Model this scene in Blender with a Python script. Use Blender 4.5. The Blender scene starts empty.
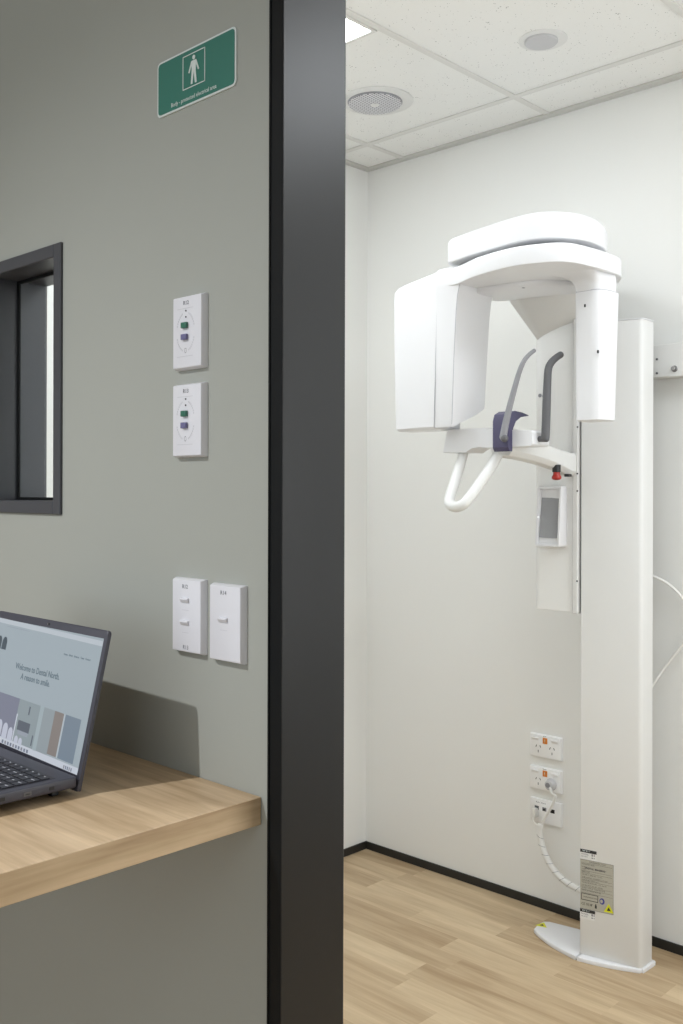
import bpy, bmesh, math, random
from mathutils import Vector, Matrix

random.seed(7)
SC = bpy.context.scene
COL = SC.collection
PI = math.pi

# ------------------------------------------------------------------ camera
H = 1.42                       # eye height
F_PX = 992.0                   # focal length in pixels (683 x 1024 frame)
FWD = Vector((-.692, .722, 0)).normalized()
RGT = Vector((FWD.y, -FWD.x, 0))
cam_d = bpy.data.cameras.new('camera')
cam = bpy.data.objects.new('camera', cam_d)
COL.objects.link(cam)
cam_d.sensor_fit = 'VERTICAL'
cam_d.sensor_height = 36.0
cam_d.lens = F_PX / 1024 * 36
cam_d.shift_y = -20 / 1024
cam_d.clip_start = .02
cam.location = (0, 0, H)
m = Matrix((RGT, Vector((0, 0, 1)), -FWD)).transposed().to_4x4()
cam.matrix_world = Matrix.Translation((0, 0, H)) @ m @ Matrix.Rotation(math.radians(.15), 4, 'Z')
SC.camera = cam


def at(x, y, Y=None, X=None, Z=None):
    """real-world point on the plane Y=, X= or Z= that a measured position belongs to"""
    a = (x - 341.5) / F_PX
    d = FWD + RGT * a + Vector((0, 0, (492 - y) / F_PX))
    if Y is not None: t = Y / d.y
    elif X is not None: t = X / d.x
    else: t = (Z - H) / d.z
    return Vector((0, 0, H)) + d * t


# ------------------------------------------------------------------ materials
MATS = {}


def _mat(name):
    m = bpy.data.materials.new(name)
    m.use_nodes = True
    MATS[name] = m
    return m, m.node_tree, m.node_tree.nodes['Principled BSDF']


def simple(name, col, rough=.5, metal=0, noise=.02, nscale=60, bump=0, bscale=300, spec=.5, coat=0):
    """painted / plastic surface: slight procedural tone variation and micro relief"""
    m, nt, b = _mat(name)
    N = nt.nodes; L = nt.links
    tc = N.new('ShaderNodeTexCoord')
    nz = N.new('ShaderNodeTexNoise'); nz.inputs['Scale'].default_value = nscale
    nz.inputs['Detail'].default_value = 3
    L.new(tc.outputs['Object'], nz.inputs['Vector'])
    mx = N.new('ShaderNodeMixRGB')
    c = list(col) + [1]
    mx.inputs[1].default_value = [max(0, v * (1 - noise)) for v in c[:3]] + [1]
    mx.inputs[2].default_value = [min(1, v * (1 + noise)) for v in c[:3]] + [1]
    L.new(nz.outputs['Fac'], mx.inputs[0])
    L.new(mx.outputs[0], b.inputs['Base Color'])
    b.inputs['Roughness'].default_value = rough
    b.inputs['Metallic'].default_value = metal
    b.inputs['Specular IOR Level'].default_value = spec
    b.inputs['Coat Weight'].default_value = coat
    if bump:
        n2 = N.new('ShaderNodeTexNoise'); n2.inputs['Scale'].default_value = bscale
        L.new(tc.outputs['Object'], n2.inputs['Vector'])
        bp = N.new('ShaderNodeBump'); bp.inputs['Strength'].default_value = bump
        bp.inputs['Distance'].default_value = .001
        L.new(n2.outputs['Fac'], bp.inputs['Height'])
        L.new(bp.outputs['Normal'], b.inputs['Normal'])
    return m


def emit(name, col, strength):
    m, nt, b = _mat(name)
    b.inputs['Base Color'].default_value = [v * .2 for v in col] + [1]
    b.inputs['Emission Color'].default_value = list(col) + [1]
    b.inputs['Emission Strength'].default_value = strength
    b.inputs['Roughness'].default_value = .35
    return m


def srgb(r, g, b):
    f = lambda v: (v / 255 / 12.92) if v / 255 <= .04045 else ((v / 255 + .055) / 1.055) ** 2.4
    return (f(r), f(g), f(b))


GPOW = simple('white_power_point', srgb(244, 244, 244), .3, noise=.004)
GREY = simple('grey_wall_paint', srgb(166, 168, 161), .62, bump=.12, bscale=500, noise=.012, nscale=4)
WHITE = simple('white_wall_paint', srgb(236, 236, 233), .45, bump=.06, bscale=400, noise=.008, nscale=3)
BLACKM = simple('satin_black_metal', srgb(26, 26, 27), .33, noise=.05, bump=.03, bscale=900, spec=.32)
BLACKD = simple('black_rebate', srgb(15, 17, 18), .6, spec=.2)
CHAR = simple('charcoal_aluminium', srgb(70, 71, 76), .4, noise=.03, spec=.5)
SKIRT = simple('black_vinyl_skirting', srgb(31, 30, 27), .5)
PLATE = simple('white_plate_plastic', srgb(226, 226, 232), .32, noise=.006)
MWHITE = simple('gloss_white_shell', srgb(229, 229, 231), .3, noise=.004, coat=.2)
MCOL = simple('white_powder_coat', srgb(225, 225, 223), .4, noise=.006)
MGREY = simple('pale_grey_shell', srgb(214, 214, 216), .4, noise=.006)
SEAM = simple('seam_grey', srgb(185, 185, 190), .6)  # plain grey of the thin strips along the cover seams
DKGREY = simple('dark_grey_plastic', srgb(92, 92, 95), .45, noise=.03)
MIDGREY = simple('mid_grey_plastic', srgb(140, 140, 144), .4, noise=.03)
PURPLE = simple('dark_violet_plastic', srgb(72, 68, 98), .42, noise=.04)
RED = simple('red_button_plastic', srgb(170, 44, 34), .35)
BLK = simple('black_plastic', srgb(30, 30, 32), .4)
LAPTOP = simple('laptop_dark_grey', srgb(66, 66, 76), .42, noise=.03)
LAPDK = simple('laptop_key_black', srgb(44, 44, 52), .45, noise=.03)
LEG = simple('key_legend_white', srgb(205, 205, 214), .5)
GREEN = simple('sign_green', srgb(48, 120, 106), .4, noise=.01)
SIGNW = simple('sign_white', srgb(222, 230, 228), .4)
BTNG = simple('green_button', srgb(52, 112, 92), .35)
BTNP = simple('violet_button', srgb(112, 110, 150), .35)
INK = simple('grey_ink', srgb(110, 110, 118), .6)
INKL = simple('faint_ink', srgb(200, 200, 206), .6)
INKD = simple('dark_ink', srgb(44, 44, 46), .6)
ORANGE = simple('orange_indicator', srgb(214, 128, 40), .35)
METAL = simple('brushed_steel', srgb(150, 150, 150), .3, metal=.9)
LABELG = simple('silver_label_film', srgb(176, 173, 160), .45)
YELLOW = simple('warning_yellow', srgb(214, 214, 30), .45)
BLUE = simple('blue_ink', srgb(62, 66, 140), .5)
CABLEW = simple('white_cable_sheath', srgb(232, 231, 227), .4)
GRID = simple('ceiling_grid_white', srgb(222, 221, 217), .45)
ANGLE = simple('ceiling_angle_grey', srgb(200, 199, 194), .5)
PANEL = emit('led_panel_light', (.92, .965, 1), 11)
SCREENOFF = simple('touch_screen_grey', srgb(148, 149, 152), .3)

# glass
m_, nt_, b_ = _mat('window_glass')
b_.inputs['Base Color'].default_value = (.93, .96, .96, 1)
b_.inputs['Transmission Weight'].default_value = 1
b_.inputs['Roughness'].default_value = 0
b_.inputs['IOR'].default_value = 1.45
GLASS = m_


def wood(name, axis_long, plank=None, dark=(.36, .24, .14), light=(.66, .50, .33), rough=.45, gs=1.0, tone=.5):
    """oak-look grain running along axis_long; with plank=(length,width) it is laid in staggered strips"""
    m, nt, b = _mat(name)
    N = nt.nodes; L = nt.links
    tc = N.new('ShaderNodeTexCoord')
    sp = N.new('ShaderNodeSeparateXYZ'); L.new(tc.outputs['Object'], sp.inputs[0])
    ax = {'X': 0, 'Y': 1}[axis_long]
    lng, wid, up = sp.outputs[ax], sp.outputs[1 - ax], sp.outputs[2]

    def mth(op, a, bb=None, v=None):
        n = N.new('ShaderNodeMath'); n.operation = op
        if hasattr(a, 'links'): L.new(a, n.inputs[0])
        else: n.inputs[0].default_value = a
        if bb is not None:
            if hasattr(bb, 'links'): L.new(bb, n.inputs[1])
            else: n.inputs[1].default_value = bb
        return n.outputs[0]
    rnd = 0.0
    if plank:
        PL, PW = plank
        row = mth('FLOOR', mth('DIVIDE', mth('SUBTRACT', wid, .038), PW))
        wn = N.new('ShaderNodeTexWhiteNoise'); wn.noise_dimensions = '1D'
        L.new(row, wn.inputs['W'])
        off = mth('MULTIPLY', wn.outputs['Value'], PL)
        cl = mth('DIVIDE', mth('ADD', lng, off), PL)
        colm = mth('FLOOR', cl)
        cmb = N.new('ShaderNodeCombineXYZ'); L.new(row, cmb.inputs[0]); L.new(colm, cmb.inputs[1])
        w2 = N.new('ShaderNodeTexWhiteNoise'); w2.noise_dimensions = '2D'
        L.new(cmb.outputs[0], w2.inputs['Vector'])
        rnd = w2.outputs['Value']
    cv = N.new('ShaderNodeCombineXYZ')
    L.new(mth('MULTIPLY', lng, 1.0), cv.inputs[0])
    L.new(mth('MULTIPLY', wid, 9.0), cv.inputs[1])
    if plank:
        L.new(mth('MULTIPLY', rnd, 40.0), cv.inputs[2])
    else:
        L.new(mth('MULTIPLY', up, 9.0), cv.inputs[2])
    n1 = N.new('ShaderNodeTexNoise'); n1.inputs['Scale'].default_value = 2.6 * gs
    n1.inputs['Detail'].default_value = 5; n1.inputs['Distortion'].default_value = .6
    L.new(cv.outputs[0], n1.inputs['Vector'])
    cv2 = N.new('ShaderNodeCombineXYZ')
    L.new(mth('MULTIPLY', lng, 4.0), cv2.inputs[0])
    L.new(mth('MULTIPLY', wid, 110.0), cv2.inputs[1])
    if plank: L.new(mth('MULTIPLY', rnd, 70.0), cv2.inputs[2])
    else: L.new(mth('MULTIPLY', up, 110.0), cv2.inputs[2])
    n2 = N.new('ShaderNodeTexNoise'); n2.inputs['Scale'].default_value = 1.0 * gs
    n2.inputs['Detail'].default_value = 4
    L.new(cv2.outputs[0], n2.inputs['Vector'])
    f = mth('ADD', mth('MULTIPLY', n1.outputs['Fac'], 1.05), mth('MULTIPLY', n2.outputs['Fac'], .42))
    f = mth('SUBTRACT', f, .24)
    if not plank:
        f = mth('ADD', mth('MULTIPLY', f, 1.35), -.18)
    if plank:
        f = mth('ADD', f, mth('MULTIPLY', mth('SUBTRACT', rnd, .5), tone))
    rp = N.new('ShaderNodeValToRGB')
    rp.color_ramp.elements[0].position = .1; rp.color_ramp.elements[0].color = (*dark, 1)
    rp.color_ramp.elements[1].position = .92; rp.color_ramp.elements[1].color = (*light, 1)
    L.new(f, rp.inputs[0])
    L.new(rp.outputs[0], b.inputs['Base Color'])
    b.inputs['Roughness'].default_value = rough
    bp = N.new('ShaderNodeBump'); bp.inputs['Strength'].default_value = .06
    bp.inputs['Distance'].default_value = .001
    L.new(n2.outputs['Fac'], bp.inputs['Height']); L.new(bp.outputs['Normal'], b.inputs['Normal'])
    return m


FLOORM = wood('oak_vinyl_planks', 'X', (.56, .1), dark=srgb(160, 134, 101), light=srgb(212, 190, 156), rough=.42, tone=.42)
DESKM = wood('oak_laminate_top', 'X', None, dark=srgb(166, 138, 104), light=srgb(224, 198, 164), rough=.42, gs=1.5)
DESKE = wood('oak_laminate_edge', 'Y', None, dark=srgb(164, 136, 102), light=srgb(214, 188, 152), rough=.45, gs=1.5)

# mineral-fibre ceiling tile
m, nt, b = _mat('mineral_fibre_tile')
N = nt.nodes; L = nt.links
tc = N.new('ShaderNodeTexCoord')
vo = N.new('ShaderNodeTexVoronoi'); vo.inputs['Scale'].default_value = 95
L.new(tc.outputs['Object'], vo.inputs['Vector'])
wnn = N.new('ShaderNodeTexNoise'); wnn.inputs['Scale'].default_value = 24; wnn.inputs['Detail'].default_value = 5
L.new(tc.outputs['Object'], wnn.inputs['Vector'])
sub = N.new('ShaderNodeMath'); sub.operation = 'MULTIPLY_ADD'
L.new(wnn.outputs['Fac'], sub.inputs[0]); sub.inputs[1].default_value = -.55
L.new(vo.outputs['Distance'], sub.inputs[2])
rp = N.new('ShaderNodeValToRGB')
rp.color_ramp.elements[0].position = 0.0; rp.color_ramp.elements[0].color = (.42, .42, .40, 1)
e = rp.color_ramp.elements[1]; e.position = .03; e.color = (*srgb(240, 240, 237), 1)
ad = N.new('ShaderNodeMath'); ad.operation = 'ADD'; ad.inputs[1].default_value = .19
L.new(sub.outputs[0], ad.inputs[0]); L.new(ad.outputs[0], rp.inputs[0])
L.new(rp.outputs[0], b.inputs['Base Color'])
b.inputs['Roughness'].default_value = .9
bp = N.new('ShaderNodeBump'); bp.inputs['Strength'].default_value = .35; bp.inputs['Distance'].default_value = .002
L.new(wnn.outputs['Fac'], bp.inputs['Height']); L.new(bp.outputs['Normal'], b.inputs['Normal'])
TILE = m

# perforated speaker grille
m, nt, b = _mat('perforated_grille')
N = nt.nodes; L = nt.links
tc = N.new('ShaderNodeTexCoord')
vo = N.new('ShaderNodeTexVoronoi'); vo.voronoi_dimensions = '2D'; vo.inputs['Scale'].default_value = 105; vo.inputs['Randomness'].default_value = 0
L.new(tc.outputs['Object'], vo.inputs['Vector'])
rp = N.new('ShaderNodeValToRGB')
rp.color_ramp.elements[0].position = .28; rp.color_ramp.elements[0].color = (.16, .16, .18, 1)
rp.color_ramp.elements[1].position = .4; rp.color_ramp.elements[1].color = (.74, .74, .77, 1)
L.new(vo.outputs['Distance'], rp.inputs[0]); L.new(rp.outputs[0], b.inputs['Base Color'])
GRILLE = m


# ------------------------------------------------------------------ mesh helpers
def wl(o):
    v = Vector((0, 0, 0))
    while o is not None:
        v += o.location
        o = o.parent
    return v


def obj(name, bm, mats, parent=None, local=False, smooth=None, origin=None):
    if parent is not None and not local:
        bmesh.ops.translate(bm, verts=bm.verts, vec=-wl(parent))
    if origin is not None:
        bmesh.ops.translate(bm, verts=bm.verts, vec=-Vector(origin))
    bmesh.ops.recalc_face_normals(bm, faces=bm.faces)
    me = bpy.data.meshes.new(name)
    bm.to_mesh(me); bm.free()
    for mt in (mats if isinstance(mats, (list, tuple)) else [mats]):
        me.materials.append(mt)
    if smooth:
        for p in me.polygons: p.use_smooth = True
        me.set_sharp_from_angle(angle=math.radians(smooth))
    o = bpy.data.objects.new(name, me)
    COL.objects.link(o)
    o.parent = parent
    if origin is not None: o.location = origin
    return o


def root(name, label, cat, loc=(0, 0, 0), rz=0, group=None):
    o = bpy.data.objects.new(name, None); COL.objects.link(o)
    o.empty_display_size = .05
    o.location = loc; o.rotation_euler = (0, 0, rz)
    o['label'] = label; o['category'] = cat
    if group: o['group'] = group
    return o


def struct(name, bm, mats, parent=None, smooth=None):
    o = obj(name, bm, mats, parent, smooth=smooth)
    if parent is None: o['kind'] = 'structure'
    return o


def NB(): return bmesh.new()


def box(bm, x0, x1, y0, y1, z0, z1, bev=0, seg=2, mat=0, M=None):
    g = bmesh.ops.create_cube(bm, size=1)
    vs = g['verts']
    for v in vs:
        v.co = Vector((x0 + (v.co.x + .5) * (x1 - x0), y0 + (v.co.y + .5) * (y1 - y0), z0 + (v.co.z + .5) * (z1 - z0)))
    fs = {f for v in vs for f in v.link_faces}
    for f in fs: f.material_index = mat
    if bev:
        es = {e for v in vs for e in v.link_edges}
        r = bmesh.ops.bevel(bm, geom=list(es), offset=bev, segments=seg, affect='EDGES', profile=.5)
        vs = [v for v in r['verts']]
        for f in r['faces']: f.material_index = mat
        allv = set(vs)
        vs = list(allv)
    if M is not None:
        seen = set(vs)
        for f in bm.faces:
            pass
        bmesh.ops.transform(bm, matrix=M, verts=list(seen))
    return vs


def loft(bm, rings, cap=True, mat=0, closed=True):
    vr = [[bm.verts.new(p) for p in r] for r in rings]
    n = len(vr[0])
    for a, b_ in zip(vr, vr[1:]):
        for i in range(n if closed else n - 1):
            j = (i + 1) % n
            try:
                f = bm.faces.new((a[i], a[j], b_[j], b_[i])); f.material_index = mat
            except ValueError: pass
    if cap and closed:
        for r in (vr[0], vr[-1]):
            try:
                f = bm.faces.new(r); f.material_index = mat
            except ValueError: pass
    return vr


def round_poly(pts, r, seg=5):
    """2D polygon with every corner rounded; r is a number or a list"""
    out = []
    n = len(pts)
    for i in range(n):
        p = Vector(pts[i]).to_2d(); a = Vector(pts[i - 1]).to_2d(); c = Vector(pts[(i + 1) % n]).to_2d()
        rr = r[i] if isinstance(r, (list, tuple)) else r
        if rr <= 0:
            out.append(p); continue
        u = (a - p); v = (c - p)
        d = min(rr, u.length * .49, v.length * .49)
        s = p + u.normalized() * d; e_ = p + v.normalized() * d
        for k in range(seg + 1):
            t = k / seg
            out.append((1 - t) ** 2 * s + 2 * t * (1 - t) * p + t * t * e_)
    return out


def inset(poly, d):
    """move each vertex of a 2D outline inwards by d (outwards when negative)"""
    n = len(poly)
    area = sum(poly[i - 1].x * poly[i].y - poly[i].x * poly[i - 1].y for i in range(n))
    s = 1 if area > 0 else -1
    out = []
    for i in range(n):
        a, p, c = poly[i - 1], poly[i], poly[(i + 1) % n]
        t = (c - a)
        if t.length < 1e-9: out.append(p.copy()); continue
        t.normalize()
        out.append(p + Vector((-t.y, t.x)) * d * s)
    return out


def slab(bm, poly, z0, z1, r=.004, seg=3, rb=None, mat=0):
    """prism from a plan outline with rounded top and bottom edges"""
    poly = [Vector(p).to_2d() for p in poly]
    rb = r if rb is None else rb
    rings = []
    for k in range(seg + 1):
        a = PI / 2 * k / seg
        q = inset(poly, rb * (1 - math.sin(a)))
        rings.append([(p.x, p.y, z0 + rb * (1 - math.cos(a))) for p in q])
    for k in range(seg + 1):
        a = PI / 2 * k / seg
        q = inset(poly, r * (1 - math.cos(a)))
        rings.append([(p.x, p.y, z1 - r * (1 - math.sin(a))) for p in q])
    return loft(bm, rings, mat=mat)


def catmull(pts, n=6, closed=False):
    P = [Vector(p) for p in pts]
    out = []
    N_ = len(P)
    rng = range(N_) if closed else range(N_ - 1)
    for i in rng:
        if closed: p0, p1, p2, p3 = P[i - 1], P[i], P[(i + 1) % N_], P[(i + 2) % N_]
        else: p0, p1, p2, p3 = P[max(i - 1, 0)], P[i], P[i + 1], P[min(i + 2, N_ - 1)]
        for k in range(n):
            t = k / n
            out.append(.5 * ((2 * p1) + (-p0 + p2) * t + (2 * p0 - 5 * p1 + 4 * p2 - p3) * t * t + (-p0 + 3 * p1 - 3 * p2 + p3) * t ** 3))
    if not closed: out.append(P[-1])
    return out


def tube(bm, pts, r, seg=12, mat=0, flat=1.0, n=6, smooth=True, caps=True):
    """round bar along pts; r is a number or one radius per given point"""
    base = [Vector(p) for p in pts]
    path = catmull(base, n) if smooth else base
    if isinstance(r, (list, tuple)):
        rr = []
        for i in range(len(path)):
            t = i / (len(path) - 1) * (len(r) - 1); k = min(int(t), len(r) - 2)
            rr.append(r[k] + (r[k + 1] - r[k]) * (t - k))
    else: rr = [r] * len(path)
    rings = []
    prev = None
    for i, p in enumerate(path):
        t = (path[min(i + 1, len(path) - 1)] - path[max(i - 1, 0)]).normalized()
        if prev is None:
            s = t.orthogonal().normalized()
        else:
            s = (prev - t * prev.dot(t)).normalized()
        prev = s
        u = t.cross(s)
        rings.append([p + (s * math.cos(2 * PI * k / seg) + u * math.sin(2 * PI * k / seg) * flat) * rr[i] for k in range(seg)])
    if caps:   # rounded ends
        t0 = (path[0] - path[1]).normalized(); t1 = (path[-1] - path[-2]).normalized()
        def dome(ring, c, t, rad):
            o_ = []
            for a in (.35, .65, .88):
                o_.append([c + (Vector(q) - c) * math.sqrt(1 - a * a) + t * rad * a * .8 for q in ring])
            return o_
        rings = dome(rings[0], path[0], t0, rr[0])[::-1] + rings + dome(rings[-1], path[-1], t1, rr[-1])
    loft(bm, rings, mat=mat)


def cyl(bm, c, axis, r, h, seg=20, mat=0, bev=0, r2=None):
    c = Vector(c); ax = Vector(axis).normalized()
    s = ax.orthogonal().normalized(); u = ax.cross(s)
    r2 = r if r2 is None else r2
    prof = [(r - bev, 0), (r, bev), (r2, h - bev), (r2 - bev, h)] if bev else [(r, 0), (r2, h)]
    loft(bm, [[c + ax * z + (s * math.cos(2 * PI * k / seg) + u * math.sin(2 * PI * k / seg)) * q for k in range(seg)] for q, z in prof], mat=mat)


def lathe_z(bm, c, prof, seg=40, mat=0):
    c = Vector(c)
    loft(bm, [[c + Vector((q * math.cos(2 * PI * k / seg), q * math.sin(2 * PI * k / seg), z)) for k in range(seg)] for q, z in prof], mat=mat)


def text_bm(s, size, M, extrude=.0002, align='CENTER', bold=0, sx=1.0):
    cu = bpy.data.curves.new('lettering', 'FONT')
    cu.body = s; cu.size = size; cu.extrude = extrude; cu.align_x = align; cu.align_y = 'CENTER'
    cu.offset = bold; cu.resolution_u = 2
    o = bpy.data.objects.new('lettering', cu)
    COL.objects.link(o)
    dg = bpy.context.evaluated_depsgraph_get()
    me = bpy.data.meshes.new_from_object(o.evaluated_get(dg))
    bm = bmesh.new(); bm.from_mesh(me)
    bpy.data.objects.remove(o); bpy.data.curves.remove(cu); bpy.data.meshes.remove(me)
    bmesh.ops.transform(bm, matrix=M @ Matrix.Diagonal((sx, 1, 1, 1)), verts=bm.verts)
    return bm


def merge(a, b_, mat=None):
    me = bpy.data.meshes.new('tmp'); b_.to_mesh(me); b_.free()
    n = len(a.faces)
    a.from_mesh(me); bpy.data.meshes.remove(me)
    if mat is not None:
        a.faces.ensure_lookup_table()
        for f in a.faces[n:]: f.material_index = mat


def wallM(p, ang=0):
    """frame of a vertical face looking towards -Y (turned by ang): x right, y up, z out of the face"""
    return Matrix.Translation(p) @ Matrix.Rotation(ang, 4, 'Z') @ Matrix.Rotation(PI / 2, 4, 'X')


# ------------------------------------------------------------------ the setting
WY, WB = .945, 1.065           # grey partition: front and back face
BY = 2.927                     # back wall of the x-ray room
LX = -2.665                    # its left wall
RX = 1.25                      # right wall
CZ = 2.7
DX0, DX1, DH = -1.0415, .13, 2.38   # doorway in the partition
VX0, VX1, VZ0, VZ1 = -1.896, -1.604, 1.378, 1.870   # viewing window

b = NB(); box(b, -4.2, 2.4, -3.6, 3.05, -.1, 0)
struct('floor', b, FLOORM)
b = NB(); box(b, -4.2, 2.4, -3.6, 3.05, CZ + .004, CZ + .1)
struct('ceiling', b, TILE)
b = NB(); box(b, LX - .12, RX + .12, BY, BY + .12, 0, CZ + .01)
struct('wall_back', b, WHITE)
b = NB(); box(b, LX - .12, LX, WB, BY, 0, CZ + .01)
struct('wall_left', b, WHITE)
b = NB(); box(b, RX, RX + .12, WB, BY, 0, CZ + .01)
struct('wall_right', b, WHITE)
b = NB()
for (x0, x1, z0, z1) in ((-4.2, VX0, 0, CZ + .01), (VX0, VX1, 0, VZ0), (VX0, VX1, VZ1, CZ + .01), (VX1, DX0, 0, CZ + .01),
                         (DX0, DX1, DH, CZ + .01), (DX1, 2.4, 0, CZ + .01)):
    box(b, x0, x1, WY, WB, z0, z1)
for f in b.faces:
    if f.calc_center_median().y > WB - .001: f.material_index = 1
struct('wall_front', b, [GREY, WHITE])
b = NB(); box(b, -4.3, -4.2, -3.6, WY, 0, CZ + .01)
struct('wall_corridor', b, WHITE)
b = NB(); box(b, 2.4, 2.5, -3.6, WY, 0, CZ + .01)
struct('wall_end', b, WHITE)

b = NB(); box(b, LX, RX, BY - .007, BY, 0, .030, .002)
struct('baseboard_back', b, SKIRT)
b = NB(); box(b, LX, LX + .007, WB, BY - .007, 0, .030, .002)
struct('baseboard_left', b, SKIRT)

# ceiling grid of the x-ray room: bars 24 mm wide, the tiles sit 10 mm above their faces
b = NB()
TX = [-1.823 - .643, -1.823, -1.178, -.535, .108, .751]
for x in TX: box(b, x - .0115, x + .0115, WB, BY - .02, CZ, CZ + .0039, .001, 1)
for y in (2.706, 1.42): box(b, LX + .02, RX, y - .0115, y + .0115, CZ - .0006, CZ + .0039, .001, 1)
struct('trim_1', b, GRID)
b = NB()
box(b, LX, RX, BY - .028, BY, CZ - .005, CZ + .0039, .001, 1)
box(b, LX, LX + .028, WB, BY - .028, CZ - .005, CZ + .0039, .001, 1)
struct('trim_2', b, ANGLE)

# black metal door frame round the opening
b = NB()
jd = 1.0672
box(b, DX0, DX0 + .026, WY - .002, WY + .028, 0, DH - .026, .0015, 1)           # outer rebate lip
box(b, DX0 + .0005, DX0 + .0262, WY - .006, jd, 0, DH - .026, .002, 2, mat=0)
box(b, DX1 - .026, DX1, WY - .006, jd, 0, DH - .026, .002, 2)
box(b, DX0, DX1, WY - .006, jd, DH - .026, DH, .002, 2)
for f in b.faces:
    f.normal_update()
    if f.normal.y < -.5: f.material_index = 1
fr = struct('door_1', b, [BLACKM, BLACKD])
b = NB()
box(b, DX0 - .0005, DX0 + .0025, WY - .0075, WY - .0005, 0, DH - .03)
o = struct('door_frame_rebate', b, BLACKD, fr)

# internal viewing window
b = NB()
w = .024
for (x0, x1, z0, z1) in ((VX0 - .0, VX0 + w, VZ0, VZ1), (VX1 - w, VX1, VZ0, VZ1), (VX0 + w, VX1 - w, VZ0, VZ0 + w), (VX0 + w, VX1 - w, VZ1 - w, VZ1)):
    box(b, x0, x1, WY - .006, WB + .004, z0, z1, .0015, 1)
win = struct('window_1', b, CHAR)
b = NB()
x0, x1, z0, z1 = VX0 + w, VX1 - w, VZ0 + w, VZ1 - w
for yy in (1.006,):
    box(b, x0, x0 + .006, yy - .007, yy, z0, z1); box(b, x1 - .006, x1, yy - .007, yy, z0, z1)
    box(b, x0 + .006, x1 - .006, yy - .007, yy, z0, z0 + .006); box(b, x0 + .006, x1 - .006, yy - .007, yy, z1 - .006, z1)
obj('glazing_bead', b, BLACKD, win)
b = NB(); box(b, x0 + .004, x1 - .004, 1.0005, 1.0045, z0 + .004, z1 - .004)
obj('glass_pane', b, GLASS, win)

# ------------------------------------------------------------------ sign
sx0, sx1, sz0, sz1 = -1.3140, -1.1200, 2.0170, 2.1045
scx, scz = (sx0 + sx1) / 2, (sz0 + sz1) / 2
sg = root('safety_sign', 'green rectangular sign with a standing man pictogram high on the grey wall', 'sign', (scx, WY, scz))


def rrect(x0, x1, z0, z1, r, Y0, Y1, mat=0, seg=5):
    b = NB()
    pl = round_poly([(x0, z0), (x1, z0), (x1, z1), (x0, z1)], r, seg)
    loft(b, [[(p.x, Y0, p.y) for p in pl], [(p.x, Y1, p.y) for p in pl]], mat=mat)
    return b


obj('sign_board', rrect(sx0, sx1, sz0, sz1, .009, WY, WY - .0025), SIGNW, sg)
obj('sign_face', rrect(sx0 + .003, sx1 - .003, sz0 + .003, sz1 - .003, .007, WY - .0026, WY - .0031), GREEN, sg)
a = at(184, 53, Y=WY); c = at(206, 83, Y=WY)
qx0, qx1 = at(183.4, 75, Y=WY).x, at(205.7, 60, Y=WY).x
qz1 = at(183.5, 58.5, Y=WY).z; qz0 = at(183.5, 92, Y=WY).z
b = NB()
for (x0, x1, z0, z1) in ((qx0, qx0 + .0014, qz0, qz1), (qx1 - .0014, qx1, qz0, qz1), (qx0, qx1, qz0, qz0 + .0014), (qx0, qx1, qz1 - .0014, qz1)):
    box(b, x0, x1, WY - .0036, WY - .0031, z0, z1)
obj('pictogram_border', b, SIGNW, sg)
# standing man
b = NB()
mx, mz0, mh = (qx0 + qx1) / 2, qz0 + .0045, (qz1 - qz0) - .009
def mp(u, v): return (mx + u * mh, mz0 + v * mh)
cyl(b, (mx, WY - .0031, mz0 + mh * .925), (0, -1, 0), mh * .078, .0006, 16)
for poly in ([(-.14, .82), (.14, .82), (.11, .45), (-.11, .45)], [(-.11, .45), (.0, .45), (-.07, 0), (-.17, 0)], [(0, .45), (.11, .45), (.17, 0), (.07, 0)],
             [(-.14, .82), (-.12, .70), (-.24, .42), (-.31, .44)], [(.14, .82), (.31, .44), (.24, .42), (.12, .70)]):
    pl = [mp(*q) for q in poly]
    loft(b, [[(p[0], WY - .0031, p[1]) for p in pl], [(p[0], WY - .0037, p[1]) for p in pl]])
obj('pictogram_man', b, SIGNW, sg)
tx = at(195, 97, Y=WY)
b = text_bm('Body - protected electrical area', .0094, wallM(((at(170.5, 100, Y=WY).x + at(218.5, 90, Y=WY).x) / 2, WY - .0032, sz0 + .0108)), sx=.93)
obj('lettering', b, SIGNW, sg)

# ------------------------------------------------------------------ wall plates
FYP = WY - .012


def plate_bm(cx, cz, w_, h_, d_, Y, bev=.005):
    """face plate with sloped sides"""
    b = NB()
    rings = []
    for ins, dd in ((0, 0), (0, d_ * .35), (bev * .55, d_ * .85), (bev * .75, d_ * .97), (bev, d_)):
        hw, hh = w_ / 2 - ins, h_ / 2 - ins
        pl = round_poly([(cx - hw, cz - hh), (cx + hw, cz - hh), (cx + hw, cz + hh), (cx - hw, cz + hh)], .0015, 3)
        rings.append([(p.x, Y - dd, p.y) for p in pl])
    loft(b, rings)
    return b


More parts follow.
